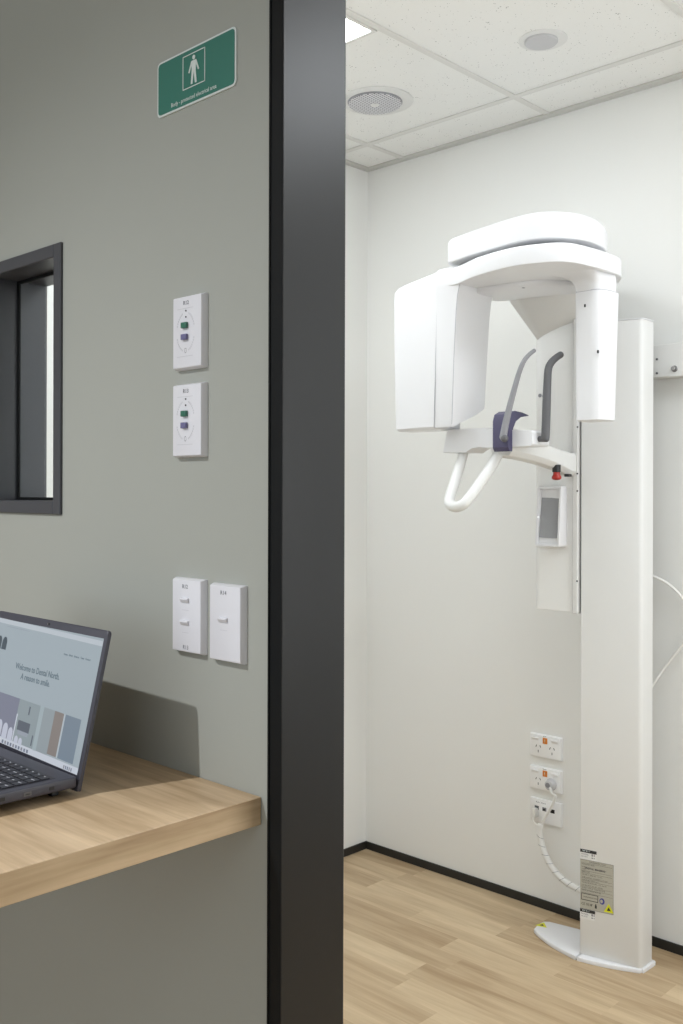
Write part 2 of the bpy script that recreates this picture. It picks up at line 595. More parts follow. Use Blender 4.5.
def control_plate(cz, tag, labeltxt):
    cx = -1.2235
    r = root('door_control_plate', labeltxt, 'wall plate', (cx, WY, cz), 0, 'white push-button plates on the grey wall')
    obj('faceplate', plate_bm(cx, cz, .0745, .1135, .012, WY, .0035), PLATE, r, smooth=40)
    bx = -1.2265
    f = WY - .0121
    b = NB(); box(b, bx - .0066, bx + .0066, f - .005, f, cz + .0055, cz + .0145, .001)
    obj('green_button', b, BTNG, r, smooth=40)
    b = NB(); box(b, bx - .0066, bx + .0066, f - .005, f, cz - .0125, cz - .0035, .001)
    obj('violet_button', b, BTNP, r, smooth=40)
    for dz in (.0325, .023):
        b = NB(); cyl(b, (bx + .001, f + .0004, cz + dz), (0, -1, 0), .0014, .001, 10)
        obj('indicator_light', b, INKD, r)
    b = text_bm(tag, .0088, wallM((bx + .001, f - .0001, cz + .0445)))
    obj('lettering', b, INK, r)
    b2 = NB()
    for k in range(20):     # small printed ring below the buttons
        a0 = 2 * PI * k / 20
        cyl(b2, (bx + .0022 * math.cos(a0), f, cz - .0285 + .0036 * math.sin(a0)), (0, -1, 0), .0004, .0002, 5)
    obj('printed_ring', b2, INK, r)
    b = NB()
    for zz in (.036, -.0375): box(b, bx - .021, bx + .018, f - .0002, f + .0002, cz + zz, cz + zz + .0006)
    for s, zz in ((-1, .026), (1, .026), (-1, -.02), (1, -.02)):
        for k in range(7):
            a0 = math.radians(20 + 8 * k)
            px = bx + s * .022 * math.cos(a0); pz = cz - .0 + (1 if zz > 0 else -1) * .03 * math.sin(a0)
            box(b, px - .0007, px + .0007, f - .0002, f + .0002, pz - .0014, pz + .0014)
    obj('printed_markings', b, INKL, r)
    return r


control_plate(1.6650, 'R12', 'white plate with green and violet buttons, upper of the two below the green sign')
control_plate(1.5295, 'R13', 'white plate with green and violet buttons, lower of the two below the green sign')


def switch_plate(cx, cz, tag, txt, rockers, btag=None):
    r = root('light_switch', txt, 'light switch', (cx, WY, cz), 0, 'white light switch plates on the grey wall')
    obj('faceplate', plate_bm(cx, cz, .0745, .1145, .012, WY, .0035), PLATE, r, smooth=40)
    f = WY - .012
    for dz in rockers:
        b = NB()   # small tilted rocker: upper edge stands out
        z = cz + dz
        loft(b, [[(x, f + .0005, z - .0035), (x, f - .0010, z - .003), (x, f - .0042, z + .002), (x, f - .0038, z + .0038), (x, f + .0005, z + .0048)]
                 for x in (cx - .0120, cx + .0070)])
        obj('rocker', b, PLATE, r)
        b = NB(); box(b, cx - .010, cx + .006, f - .0002, f + .0002, z - .0145, z - .0140)
        obj('rocker_mark', b, INKL, r)
    b = text_bm(tag, .0088, wallM((cx - .003, f - .0001, cz + .0445)))
    if btag: obj('lettering', text_bm(btag, .0088, wallM((cx - .001, f - .0001, cz - .0485))), INK, r)
    obj('lettering', b, INK, r)


switch_plate(-1.2232, 1.2295, 'R12', 'white light switch plate with two small rockers above the desk', (.023, -.0115), 'R13')
switch_plate(-1.1312, 1.2265, 'R14', 'white light switch plate with a single rocker, nearest the black door frame', (.004,))

# ------------------------------------------------------------------ desk
DZ = .984
b = NB(); box(b, -2.6, -1.0625, .33, WY - .0005, DZ - .0395, DZ, .0008, 1)
for f in b.faces:
    if abs(f.normal.x) > .9: f.material_index = 1
dk = obj('desk_benchtop', b, [DESKM, DESKE])
b = NB(); box(b, -2.6, -2.56, .36, WY - .002, 0, DZ - .0395, .001, 1)
obj('support_panel', b, DESKM, dk)
dk['label'] = 'light oak laminate bench top fixed to the grey wall under the laptop'; dk['category'] = 'desk'

# ------------------------------------------------------------------ laptop
lp = root('laptop', 'open dark grey laptop showing a web page on the oak bench top', 'laptop', (-1.25, .765, DZ), math.radians(-1.3))
LW = .350
b = NB()
pl = round_poly([(-LW, -.236), (0, -.236), (0, -.004), (-LW, -.004)], [.012, .012, .004, .004], 4)
slab(b, pl, .013, .029, .0025, 3, .004)
base = obj('laptop_base', b, LAPTOP, lp, local=True, smooth=35)
for ya, yb in ((-.225, -.195), (-.03, -.018)):
    b = NB(); box(b, -LW + .025, -.025, ya, yb, 0, .0135, .002); obj('rubber_foot', b, BLK, base, local=True)
# ports on the right edge
for y0, y1, z0, z1, mt in ((-.047, -.039, .018, .023, BLK), (-.086, -.074, .0175, .0235, DKGREY), (-.132, -.112, .018, .0235, BLK), (-.165, -.152, .0175, .024, BLK)):
    b = NB(); box(b, -.0015, .0006, y0, y1, z0, z1, .0005, 1)
    if mt is DKGREY: box(b, -.0005, .0009, y0 + .003, y1 - .003, z0 + .002, z1 - .0025, mat=1)
    obj('port', b, [mt, BLK], base, local=True)
# keyboard
b = NB(); box(b, -LW + .02, -.014, -.150, -.030, .0285, .0294, .0004, 1)
kb = obj('keyboard', b, LAPDK, lp, local=True)
rows = 6; cols = 18
kw = (LW - .036) / cols; kh = .0195
for r_ in range(rows):
    for c_ in range(cols):
        if r_ == 5 and 4 <= c_ <= 7: continue
        x0 = -.015 - (c_ + 1) * kw if False else -LW + .021 + c_ * kw
        y1 = -.0315 - r_ * kh
        b = NB()
        xw = kw
        if r_ == 5 and c_ == 3: xw = kw * 5
        box(b, x0 + .0011, x0 + xw - .0011, y1 - kh + .0011, y1 - (.006 if r_ == 0 else .0011), .0295, .0312, .0005, 1)
        cxk, cyk = x0 + kw * .4, y1 - kh * .45
        ch = random.choice('ABCDEFGHKLMNPRSTUVXYZ') if c_ < 14 else random.choice('0123456789')
        wd = .0024 if r_ else .0016
        # engraved legend: two short strokes
        box(b, cxk - wd, cxk + wd, cyk - .0009, cyk + .0009, .0311, .03135, mat=1)
        if r_ and c_ % 3 != 1: box(b, cxk + wd + .001, cxk + wd + .003, cyk - .0005, cyk + .0012, .0311, .03135, mat=1)
        obj('key', b, [LAPDK, LEG], kb, local=True)
# lid
lid_h = .2308
b = NB()
pl = round_poly([(-LW, 0), (-.002, 0), (-.002, lid_h), (-LW, lid_h)], [.003, .003, .007, .007], 4)
rings = []
for ins, yy in ((.0015, -.0035), (0, -.0025), (0, .003), (.002, .0045)):
    rings.append([(p.x, yy, p.y) for p in inset(pl, ins)])
loft(b, rings)
lid = obj('lid', b, LAPTOP, lp, local=True, smooth=35)
lid.location = (0, 0, .006); lid.rotation_euler = (math.radians(-12.8), 0, 0)


def scr(c, s=.74):
    return emit('screen_%d_%d_%d' % c, srgb(*c), s)


def quad(b, pts, d, mat=0):
    vs = [b.verts.new((max(DX_0, min(.865 * p[0] + .004, DX_1)), -.0036 - d, p[1] - min(p[0], 0) * .012 - .001)) for p in pts]
    f = b.faces.new(vs); f.material_index = mat


def rect(b, x0, x1, h0, h1, d, mat=0): quad(b, [(x0, h0), (x1, h0), (x1, h1), (x0, h1)], d, mat)


DX_0, DX_1, DH0, DH1 = -.341, -.0095, .0255, .2185
b = NB()
loft(b, [[(x, yy, z) for x, z in ((DX_0, DH0), (DX_1, DH0), (DX_1, DH1), (DX_0, DH1))] for yy in (-.003, -.00365)])
disp = obj('display', b, scr((160, 172, 180)), lid, local=True)
# page pictures: strips of the web page in view
cols_ = [(186, 194, 202), (124, 128, 146), (142, 154, 160), (160, 174, 180), (146, 156, 162), (134, 127, 124), (120, 134, 148), (176, 186, 194),
         (92, 100, 112), (198, 204, 214), (150, 158, 170)]
mats_ = [scr(c) for c in cols_]
b = NB()
iz0, iz1 = .0345, .0985
rect(b, -.40, 0, .0230, .0325, .0003, 9)            # taskbar
rect(b, -.40, 0, .208, .2155, .0002, 0)         # browser tab strip
rect(b, -.36, -.27, DH1 - .0145, DH1 - .0135, .0002, 10)
rect(b, -.36, -.2535, .0315, iz1, .0002, 1)            # mauve wall on the picture
rect(b, -.2535, -.175, .0315, iz1, .0002, 2)
rect(b, -.175, -.162, .0315, iz1, .0003, 3)
rect(b, -.162, -.1235, .0315, iz1, .0002, 4)
rect(b, -.1235, -.092, iz0, iz1, .0002, 5)
rect(b, -.092, -.087, iz0, iz1, .0003, 7)
rect(b, -.087, -.035, iz0, iz1, .0002, 6)
rect(b, -.2535, -.2495, .0315, .075, .0003, 9)
rect(b, -.243, -.198, .052, .067, .0003, 8); rect(b, -.238, -.2, .046, .052, .0003, 10)
rect(b, -.213, -.2085, .079, .092, .0003, 8)
rect(b, -.184, -.180, .036, .052, .0003, 8)
obj('screen_image', b, mats_, disp, local=True)
# rounded white tooth shapes and the dark rounded logo letters
def arch(b, x0, x1, h0, h1, d, mat=0):
    n = 8; c = (x0 + x1) / 2; r = (x1 - x0) / 2
    quad(b, [(x0, h0), (x1, h0)] + [(c + r * math.cos(PI * k / n), h1 - r + r * math.sin(PI * k / n)) for k in range(n + 1)], d, mat)
TOOTHM = scr((190, 195, 210)); GLYPH = scr((74, 86, 96))
for x0, x1, h1 in ((-.318, -.2985, .058), (-.2945, -.2755, .056), (-.2725, -.255, .052), (-.245, -.231, .043), (-.229, -.215, .042)):
    b = NB(); arch(b, x0, x1, .0315, h1, .0004); obj('screen_tooth', b, TOOTHM, disp, local=True)
for x0, x1 in ((-.3655, -.347), (-.386, -.3685)):
    b = NB(); arch(b, x0, x1, .166, .187, .0004); obj('screen_letter', b, GLYPH, disp, local=True)
LM = lambda x, h: Matrix.Translation((.865 * x + .004, -.0039, h - x * .012 - .001)) @ Matrix.Rotation(PI / 2, 4, 'X')
b = text_bm('Welcome to Dental North.', .0136, LM(-.2133, .1470), .0001, sx=.93, bold=.0002)
TXM = scr((100, 116, 126))
obj('screen_text', b, TXM, disp, local=True)
obj('screen_text', text_bm('A reason to smile.', .0136, LM(-.2133, .1330), .0001, sx=.93, bold=.0002), TXM, disp, local=True)
obj('screen_text', text_bm('Home   About   Services   Team   Contact', .0045, LM(-.088, .184), .0001), TXM, disp, local=True)
icm = [scr((110, 120, 138)), scr((138, 140, 150)), scr((120, 128, 146))]
for k in range(15):
    xk = -.288 + k * .0105 if k < 10 else -.062 + (k - 10) * .006
    b = NB(); rect(b, xk, xk + (.0062 if k < 10 else .0035), .024, .029, .0004)
    obj('taskbar_icon', b, icm[k % 3], disp, local=True)
b = NB(); cyl(b, (-.1730, -.0034, .2240), (0, -1, 0), .0022, .0006, 14); cyl(b, (-.1780, -.0034, .2240), (0, -1, 0), .0011, .0005, 8, mat=1)
obj('webcam', b, [BLK, METAL], lid, local=True)
b = text_bm('ASUS', .0058, LM(-.2030, .0150), .0001, bold=.0002, sx=1.5)
obj('lettering', b, LEG, lid, local=True)
for xh in (-.05, -LW + .02):
    b = NB(); tube(b, [(xh, .002, .012), (xh + .03, .002, .012)], .0055, 12, smooth=False)
    obj('hinge', b, BLK, lp, local=True, smooth=40)

# ------------------------------------------------------------------ panoramic x-ray machine
xm = root('dental_x_ray_machine', 'tall white panoramic dental x-ray machine with a C-shaped rotating head against the white wall', 'x-ray machine', (-1.48, 2.78, 0))
CA = math.radians(12)
# column
fr_l = Vector((-1.567, 2.690)); cd = Vector((math.cos(CA), math.sin(CA)))
colpoly = round_poly([fr_l, fr_l + cd * .186, (-1.386, 2.802), (-1.567, 2.802)], [.004, .014, .006, .004], 6)
b = NB(); slab(b, colpoly, .013, 1.934, .003, 2)
colm_ = obj('column', b, MCOL, xm, smooth=35)
b = NB(); slab(b, inset([Vector(p) for p in colpoly], -.001), 1.9335, 1.938, .0012, 2)
obj('column_cap', b, MGREY, colm_, smooth=35)
bp_ = catmull([(-1.564, 2.668), (-1.51, 2.679), (-1.45, 2.699), (-1.389, 2.7265)], 4)
bp_ = [Vector(p).to_2d() for p in [Vector((v[0], v[1])) for v in bp_]] + round_poly([(-1.380, 2.733), (-1.378, 2.812), (-1.564, 2.812)], [.006, .008, 0], 4)
b = NB(); slab(b, bp_, 0, .013, .003, 3, .001)
obj('base_plate', b, MWHITE, xm, smooth=35)
ft = [(-1.568, 2.668), (-1.605, 2.675), (-1.6348, 2.6815), (-1.675, 2.694), (-1.7057, 2.708), (-1.742, 2.726), (-1.764, 2.743), (-1.773, 2.78), (-1.772, 2.812), (-1.757, 2.825),
      (-1.72, 2.832), (-1.6631, 2.842), (-1.568, 2.85)]
b = NB(); slab(b, [Vector(p) for p in ft], 0, .013, .004, 3, .002)
foot = obj('foot_plate', b, MWHITE, xm, smooth=35)


def tri(b, c, s, M, th, mat=0, z=0.0):
    pl = [(0, s * .62), (-s * .58, -s * .38), (s * .58, -s * .38)]
    loft(b, [[M @ Vector((c[0] + p[0], c[1] + p[1], z)) for p in pl], [M @ Vector((c[0] + p[0], c[1] + p[1], z + th)) for p in pl]], mat=mat)


b = NB()
fm = Matrix.Translation(at(543.3, 924.5, Z=.0131)) @ Matrix.Rotation(math.radians(15), 4, 'Z')
tri(b, (0, 0), .034, fm, .0003, 0); tri(b, (0, -.001), .012, fm, .0005, 1)
obj('warning_sticker', b, [YELLOW, INKD], foot)

# labels on the column face
U = Vector((cd.x, cd.y, 0)); NRM = Vector((cd.y, -cd.x, 0))
P0 = Vector((fr_l.x, fr_l.y, 0))


def LMx(u, z, d=0.0):
    return wallM(P0 + U * u + NRM * d + Vector((0, 0, z)), CA)


def face_rect(b, u0, u1, z0, z1, d0, d1, mat=0):
    M = LMx(0, 0)
    box_ = [(u0, z0), (u1, z0), (u1, z1), (u0, z1)]
    loft(b, [[M @ Vector((p[0], p[1], d)) for p in box_] for d in (d0, d1)], mat=mat)


def text_on(b, s, size, u, z, d=.001, mat=0, sx=1, align='LEFT', bold=0):
    merge(b, text_bm(s, size, LMx(u, z, d), .0001, align, bold, sx), mat)


b = NB(); face_rect(b, .0015, .1035, .1545, .304, .0, .0006)
lab = obj('rating_label', b, LABELG, xm); lab['label'] = 'silver rating label with a yellow warning triangle'
b = NB()
text_on(b, 'PANORAMIC UNIT', .0060, .030, .2985, .0007)
text_on(b, 'MANUFACTURED', .0050, .006, .2900, .0007)
for k, (u, wd, s) in enumerate(((.006, 0, 'MODEL'), (.006, 0, 'TYPE'), (.006, 0, 'SERIAL NO.'))):
    text_on(b, s, .0052, u, .2815 - k * .0072, .0007)
text_on(b, 'DIGITAL IMAGING', .0075, .016, .2790, .0007, bold=.0003)
text_on(b, 'SYSTEM', .0062, .060, .2790, .0007)
lines = ['100-240 V  50/60 Hz  1.0 kVA', 'TUBE 60-90 kV  CURRENT 2-15 mA', 'EXPOSURE TIME 2-14 s', 'TOTAL FILTRATION  > 2.5 mm Al', 'FOCAL SPOT 0.5 (IEC 60336)', 'CLASS I TYPE B  CONTINUOUS', 'DATE OF MANUFACTURE']
for k, s in enumerate(lines): text_on(b, s, .0052, .006, .2585 - k * .0080, .0007)
for z in (.2935, .2700, .2630, .2470, .2390, .2225, .2130, .2035): face_rect(b, .004, .0995, z, z + .0006, .0006, .0008)
face_rect(b, .0015, .1035, .1545, .1553, .0006, .0008); face_rect(b, .0015, .1035, .3032, .304, .0006, .0008)
face_rect(b, .1027, .1035, .1545, .304, .0006, .0008)
obj('lettering', b, simple('label_ink', srgb(78, 78, 80), .6), lab)
b = NB()
for (u0, u1, z0, z1) in ((.005, .057, .2000, .2018), (.005, .057, .1810, .1828), (.005, .0068, .181, .2018), (.0552, .057, .181, .2018)): face_rect(b, u0, u1, z0, z1, .0006, .0009)
text_on(b, 'LASER RADIATION', .0052, .011, .1912, .0007)
text_on(b, 'CE 0537', .0100, .005, .1690, .0007); text_on(b, 'i', .0095, .035, .169, .0007, bold=.0004)
cyl(b, LMx(.050, .1735, .0006) @ Vector((0, 0, 0)), NRM, .0020, .0003, 10)
face_rect(b, .0472, .0528, .1625, .1715, .0006, .0009)
obj('symbol', b, INKD, lab)
b = NB(); tri(b, (.0895, .1690), .026, LMx(0, 0, .0006), .0004, 0); tri(b, (.0895, .1682), .011, LMx(0, 0, .0009), .0003, 1)
obj('warning_triangle', b, [YELLOW, INKD], lab)
b = NB()
M = LMx(.069, .1880, .0006)
loft(b, [[M @ Vector((.0078 * math.cos(a_), .0095 * math.sin(a_), z)) for a_ in [2 * PI * k / 20 for k in range(20)]] for z in (0, .0003)])
loft(b, [[M @ Vector((-.0015 + .0042 * math.cos(a_), .0055 * math.sin(a_), z)) for a_ in [2 * PI * k / 16 for k in range(16)]] for z in (.0003, .0005)], mat=1)
obj('round_symbol', b, [BLUE, LABELG], lab)
for (z1, u1) in ((.335, .052), (.1535, .048)):
    b = NB(); face_rect(b, .001, u1, z1 - .030, z1, 0, .0004, 0); face_rect(b, .001, u1, z1 - .0095, z1, .0004, .0007, 1)
    st = obj('serial_sticker', b, [MCOL, INKD], xm)
    b = NB(); text_on(b, 'REF 81-7', .0062, .008, z1 - .0045, .0008)
    obj('white_lettering', b, SIGNW, st)
    b = NB(); text_on(b, 'MODEL', .0068, .005, z1 - .015, .0005); text_on(b, 'SN 4T21', .0055, .005, z1 - .022, .0005)
    for i_ in range(5):
        for j_ in range(4):
            if (i_ * 7 + j_ * 3 + i_ * j_) % 3: face_rect(b, .034 + i_ * .0024, .0362 + i_ * .0024, z1 - .014 - j_ * .0034, z1 - .011 - j_ * .0034, .0004, .0006)
    obj('lettering', b, INK, st)

# telescopic carriage beside the column
b = NB()
cp = round_poly([(-1.737, 2.690), (-1.5915, 2.690), (-1.5915, 2.84), (-1.737, 2.84)], [.030, .003, .003, .02], 7)
slab(b, cp, 1.052, 2.08, .002, 1, .002)
car = obj('carriage', b, simple('carriage_white', srgb(240, 240, 238), .35, noise=.005), xm, smooth=35)
b = NB(); box(b, -1.5905, -1.5735, 2.682, 2.74, 1.050, 2.02, .0015, 1)
rail = obj('rail', b, MCOL, xm)
b = NB(); box(b, -1.5735, -1.5675, 2.700, 2.73, 1.05, 1.96)
box(b, -1.5915, -1.5902, 2.6845, 2.73, 1.052, 2.0)
obj('rail_slot', b, MIDGREY, rail)
for z in (1.478, 1.425, 1.62, 1.15):
    b = NB(); cyl(b, (-1.5745, 2.683, z), (0, -1, 0), .0028, .0015, 8)
    obj('screw', b, INKD, rail)
b = NB()
for px in ((539.6, 395), (543.6, 395.5)):
    p = at(*px, Y=2.688); cyl(b, (p.x, 2.6905, p.z), (0, -1, 0), .006, .004, 10, bev=.001)
obj('screw', b, MIDGREY, car)

# fixed upper head: flat cover and the flared bracket beneath
hp = catmull([(-1.740, 2.252), (-1.685, 2.226), (-1.583, 2.198), (-1.440, 2.174), (-1.367, 2.198), (-1.322, 2.268), (-1.318, 2.362), (-1.35, 2.455), (-1.43, 2.58),
              (-1.52, 2.72), (-1.62, 2.82), (-1.735, 2.80), (-1.775, 2.66), (-1.765, 2.50), (-1.752, 2.34)], 5, True)
hp = [Vector((v[0], v[1])) for v in [Vector((p.x, p.y)) for p in [Vector((q[0], q[1], 0)) for q in [(*v,) for v in hp]]]]
b = NB(); slab(b, hp, 2.070, 2.143, .022, 6, .004)
hc = obj('head_cover', b, MWHITE, xm, smooth=50)
b = NB()
bots = [(-1.724, 1.903), (-1.700, 1.914), (-1.670, 1.925), (-1.635, 1.935), (-1.600, 1.942), (-1.5705, 1.946)]
tops = [(-1.792, 2.545), (-1.735, 2.525), (-1.675, 2.51), (-1.61, 2.50), (-1.545, 2.51), (-1.49, 2.55)]
r1 = [(x, 2.6895, z) for x, z in bots]; r2 = [(x, y, 2.085) for x, y in tops]
r3 = [(x, 2.80, 2.085) for x, y in tops]; r4 = [(x, 2.80, z) for x, z in bots]
vr = loft(b, [r1, r2, r3, r4, r1], closed=False)
bmesh.ops.remove_doubles(b, verts=b.verts, dist=1e-5)
bmesh.ops.holes_fill(b, edges=[e_ for e_ in b.edges if e_.is_boundary], sides=0)
obj('head_bracket', b, MCOL, xm, smooth=50)

# rotating C-arm
ap = catmull([(-1.82, 2.30), (-1.80, 2.262), (-1.755, 2.240), (-1.69, 2.228), (-1.59, 2.180), (-1.467, 2.153), (-1.380, 2.168), (-1.323, 2.208), (-1.305, 2.295), (-1.302, 2.385), (-1.312, 2.462),
              (-1.372, 2.535), (-1.47, 2.545), (-1.62, 2.50), (-1.74, 2.47), (-1.80, 2.44), (-1.825, 2.38)], 5, True)
ap = [Vector((v[0], v[1])) for v in ap]
b = NB(); slab(b, ap, 2.003, 2.054, .008, 4, .003)
arm = obj('rotating_arm', b, MWHITE, xm, smooth=50)
b = NB()
ridge = [Vector((v[0], v[1])) for v in catmull([(-1.72, 2.33), (-1.60, 2.315), (-1.50, 2.34), (-1.43, 2.42), (-1.41, 2.50), (-1.48, 2.525), (-1.60, 2.49), (-1.72, 2.465)], 4, True)]
slab(b, ridge, 1.990, 2.0035, .0005, 3, .011)
obj('arm_underside_rib', b, MWHITE, arm, smooth=50)
b = NB(); cyl(b, (-1.60, 2.35, 2.060), (0, 0, 1), .10, .020, 32)
obj('bearing', b, MGREY, arm, smooth=40)

# sensor housing (the big box on the left end of the arm)
def plan_ring(pts, rad, z, seg=5, zf=None):
    pl = round_poly(pts, rad, seg)
    return [(p.x, p.y, (zf(p.x, p.y) if zf else z)) for p in pl]


b = NB()
rings = []
for z, xl, xr, yf, yb, rr in ((1.603, -1.9565, -1.7885, 2.256, 2.36, .026), (1.609, -1.963, -1.785, 2.2505, 2.370, .030), (1.80, -1.968, -1.780, 2.2500, 2.38, .030), (1.985, -1.971, -1.7735, 2.250, 2.385, .030),
                               (2.020, -1.971, -1.7725, 2.250, 2.385, .030), (2.040, -1.970, -1.772, 2.252, 2.383, .03), (2.054, -1.960, -1.7715, 2.258, 2.38, .03), (2.060, -1.945, -1.771, 2.268, 2.37, .025)):
    zf = (lambda x, y, z=z: z - (.019 * min(1, max(0, (-1.78 - x) / .16)) if z > 1.99 else 0))
    rings.append(plan_ring([(xl, yf + .020), (xr, yf - .004), (xr, yb), (xl, yb)], [rr, .0005, .001, .02], z, zf=zf))
loft(b, rings)
sh = obj('sensor_housing', b, MWHITE, arm, smooth=35)
b = NB()
rings = []
for z, xr, yf in ((1.606, -1.7185, 2.246), (1.612, -1.7175, 2.245), (1.80, -1.709, 2.243), (1.93, -1.700, 2.2405), (1.975, -1.694, 2.239), (2.005, -1.682, 2.234), (2.040, -1.681, 2.232), (2.054, -1.681, 2.238), (2.061, -1.684, 2.250)):
    yb = 2.400 if z > 1.61 else 2.36
    xl = -1.785 + (z - 1.6) * .03
    zz = (lambda x, y, z=z: z + (max(0, (y - 2.25)) * .36 if z < 1.62 else 0))
    rings.append(plan_ring([(xl, yf + .004), (xr, yf), (xr, yb), (xl, yb)], [.0005, .003, .002, .001], z, zf=zz))
loft(b, rings)
obj('inner_cover', b, MWHITE, sh, smooth=35)
b = NB()     # seam between the two covers
for (za, zb, xa, xb, y_) in ((1.609, 2.045, -1.7853, -1.7720, 2.2465),):
    loft(b, [[(xa - .0007, y_ + .001, za), (xa + .0007, y_ + .001, za), (xa + .0007, y_ - .0007, za), (xa - .0007, y_ - .0007, za)],
             [(xb - .0007, y_ + .001, zb), (xb + .0007, y_ + .001, zb), (xb + .0007, y_ - .0007, zb), (xb - .0007, y_ - .0007, zb)]])
loft(b, [[(x + dx, y + dy, z) for dx, dy in ((-.0009, .001), (.0009, .001), (.0009, -.0009), (-.0009, -.0009))] for x, y, z in
         ((-1.7195, 2.2452, 1.613), (-1.711, 2.243, 1.80), (-1.702, 2.2405, 1.93), (-1.696, 2.239, 1.975), (-1.684, 2.2335, 2.005), (-1.6825, 2.2315, 2.040), (-1.6815, 2.236, 2.054))])
obj('seam_line', b, SEAM, sh)

# tube housing (post on the right end of the arm)
b = NB()
rings = []
for z, x0, x1, y0, y1 in ((1.611, -1.382, -1.310, 2.357, 2.425), (1.6135, -1.386, -1.307, 2.352, 2.430), (1.80, -1.387, -1.306, 2.350, 2.438), (1.955, -1.388, -1.305, 2.349, 2.445)):
    rings.append(plan_ring([(x0, y0), (x1 - .010, y0), (x1, y0 + .05), (x1 - .002, y1), (x0, y1)], [.006, .03, .03, .012, .01], z))
loft(b, rings)
th = obj('tube_housing', b, MWHITE, arm, smooth=35)
b = NB()
rings = []
for z, x0, x1, y0, y1 in ((1.9565, -1.388, -1.305, 2.349, 2.445), (1.972, -1.390, -1.305, 2.346, 2.447), (1.986, -1.397, -1.306, 2.338, 2.449), (1.997, -1.415, -1.308, 2.322, 2.450), (2.005, -1.450, -1.312, 2.298, 2.452)):
    rings.append(plan_ring([(x0, y0), (x1 - .012, y0), (x1, y1 - .02), (x1 - .02, y1), (x0, y1)], [.012, .035, .03, .02, .01], z))
loft(b, rings)
obj('tube_housing_neck', b, MWHITE, arm, smooth=50)
b = NB(); pl = inset([Vector(q[:2]) for q in plan_ring([(-1.388, 2.349), (-1.315, 2.349), (-1.305, 2.399), (-1.307, 2.445), (-1.388, 2.445)], [.006, .03, .03, .012, .01], 0)], .001)
loft(b, [[(p.x, p.y, z) for p in pl] for z in (1.954, 1.9575)])
obj('seam_line', b, SEAM, th)
for px in ((584.5, 305), (597.5, 351)):
    p = at(*px, Y=2.349); b = NB(); box(b, p.x - .0022, p.x + .0022, 2.347, 2.352, p.z - .004, p.z + .004, .001)
    obj('screw_hole', b, INKD, th)
for px in ((577, 279), (523, 282.5)):
    p = at(*px, Z=2.003); b = NB(); box(b, p.x - .003, p.x + .003, p.y - .004, p.y + .004, 2.0005 if px[0] > 560 else 1.9885, 2.0035, .001)
    obj('screw_hole', b, MIDGREY, arm)

# patient support: curved arm from the rail, chin bar, handles, chin rest, temple rods
b = NB()
secs = []
for y, xc, w_, zt, zb in ((2.70, -1.600, .040, 1.541, 1.468), (2.66, -1.600, .042, 1.541, 1.472), (2.60, -1.600, .048, 1.548, 1.488), (2.52, -1.602, .058, 1.560, 1.503), (2.45, -1.604, .066, 1.572, 1.512), (2.385, -1.606, .074, 1.582, 1.518),
                           (2.33, -1.608, .074, 1.585, 1.524)):
    pl = round_poly([(xc - w_ / 2 + .006, zb), (xc + w_ / 2 - .014, zb), (xc + w_ / 2, zb + .014), (xc + w_ / 2, zt), (xc - w_ / 2, zt), (xc - w_ / 2, zb + .014)], [.002, .002, .002, .010, .010, .004], 3)
    secs.append([(p.x, y, p.y) for p in pl])
loft(b, secs)
sa = obj('support_arm', b, MCOL, xm, smooth=35)
b = NB()
prof = [(-1.806, 1.536), (-1.792, 1.598), (-1.782, 1.604), (-1.655, 1.604), (-1.640, 1.600), (-1.500, 1.590), (-1.494, 1.584), (-1.494, 1.552), (-1.500, 1.547), (-1.560, 1.546), (-1.640, 1.546), (-1.675, 1.549), (-1.700, 1.546), (-1.716, 1.538), (-1.722, 1.534)]
n_ = len(prof)
rings = []
cxp = -1.655; czp = 1.565
for y, s in ((2.313, .955), (2.317, .99), (2.323, 1), (2.387, 1), (2.395, .985), (2.399, .95)):
    rings.append([(cxp + (x - cxp) * (1 - (1 - s) * .35), y, czp + (z - czp) * s) for x, z in prof])
loft(b, rings)
cb = obj('chin_bar', b, MWHITE, xm, smooth=30)
# right-hand half sits slightly lower and is set back, as a second moulding
b = NB()
hpth = [(-1.753, 2.352, 1.555), (-1.745, 2.325, 1.515), (-1.732, 2.275, 1.447), (-1.726, 2.245, 1.405), (-1.716, 2.232, 1.387), (-1.692, 2.227, 1.379), (-1.668, 2.232, 1.387), (-1.656, 2.250, 1.410), (-1.646, 2.280, 1.447), (-1.632, 2.330, 1.510), (-1.627, 2.352, 1.545)]
tube(b, hpth, .0152, 16, caps=False)
obj('handle', b, MCOL, xm, smooth=60)
# chin rest
b = NB()
prof = [(2.300, 1.534), (2.292, 1.545), (2.292, 1.618), (2.300, 1.637), (2.325, 1.647), (2.36, 1.645), (2.392, 1.639), (2.394, 1.637), (2.355, 1.631), (2.330, 1.618), (2.318, 1.598), (2.3125, 1.534)]
rings = []
for x, s in ((-1.6135, .9), (-1.611, 1), (-1.564, 1), (-1.5615, .9)):
    rings.append([(x, 2.31 + (y - 2.31) * (s if y < 2.33 else 1), z) for y, z in prof])
loft(b, rings)
cr = obj('chin_rest', b, PURPLE, cb, smooth=25); cr['label'] = 'dark violet chin rest'
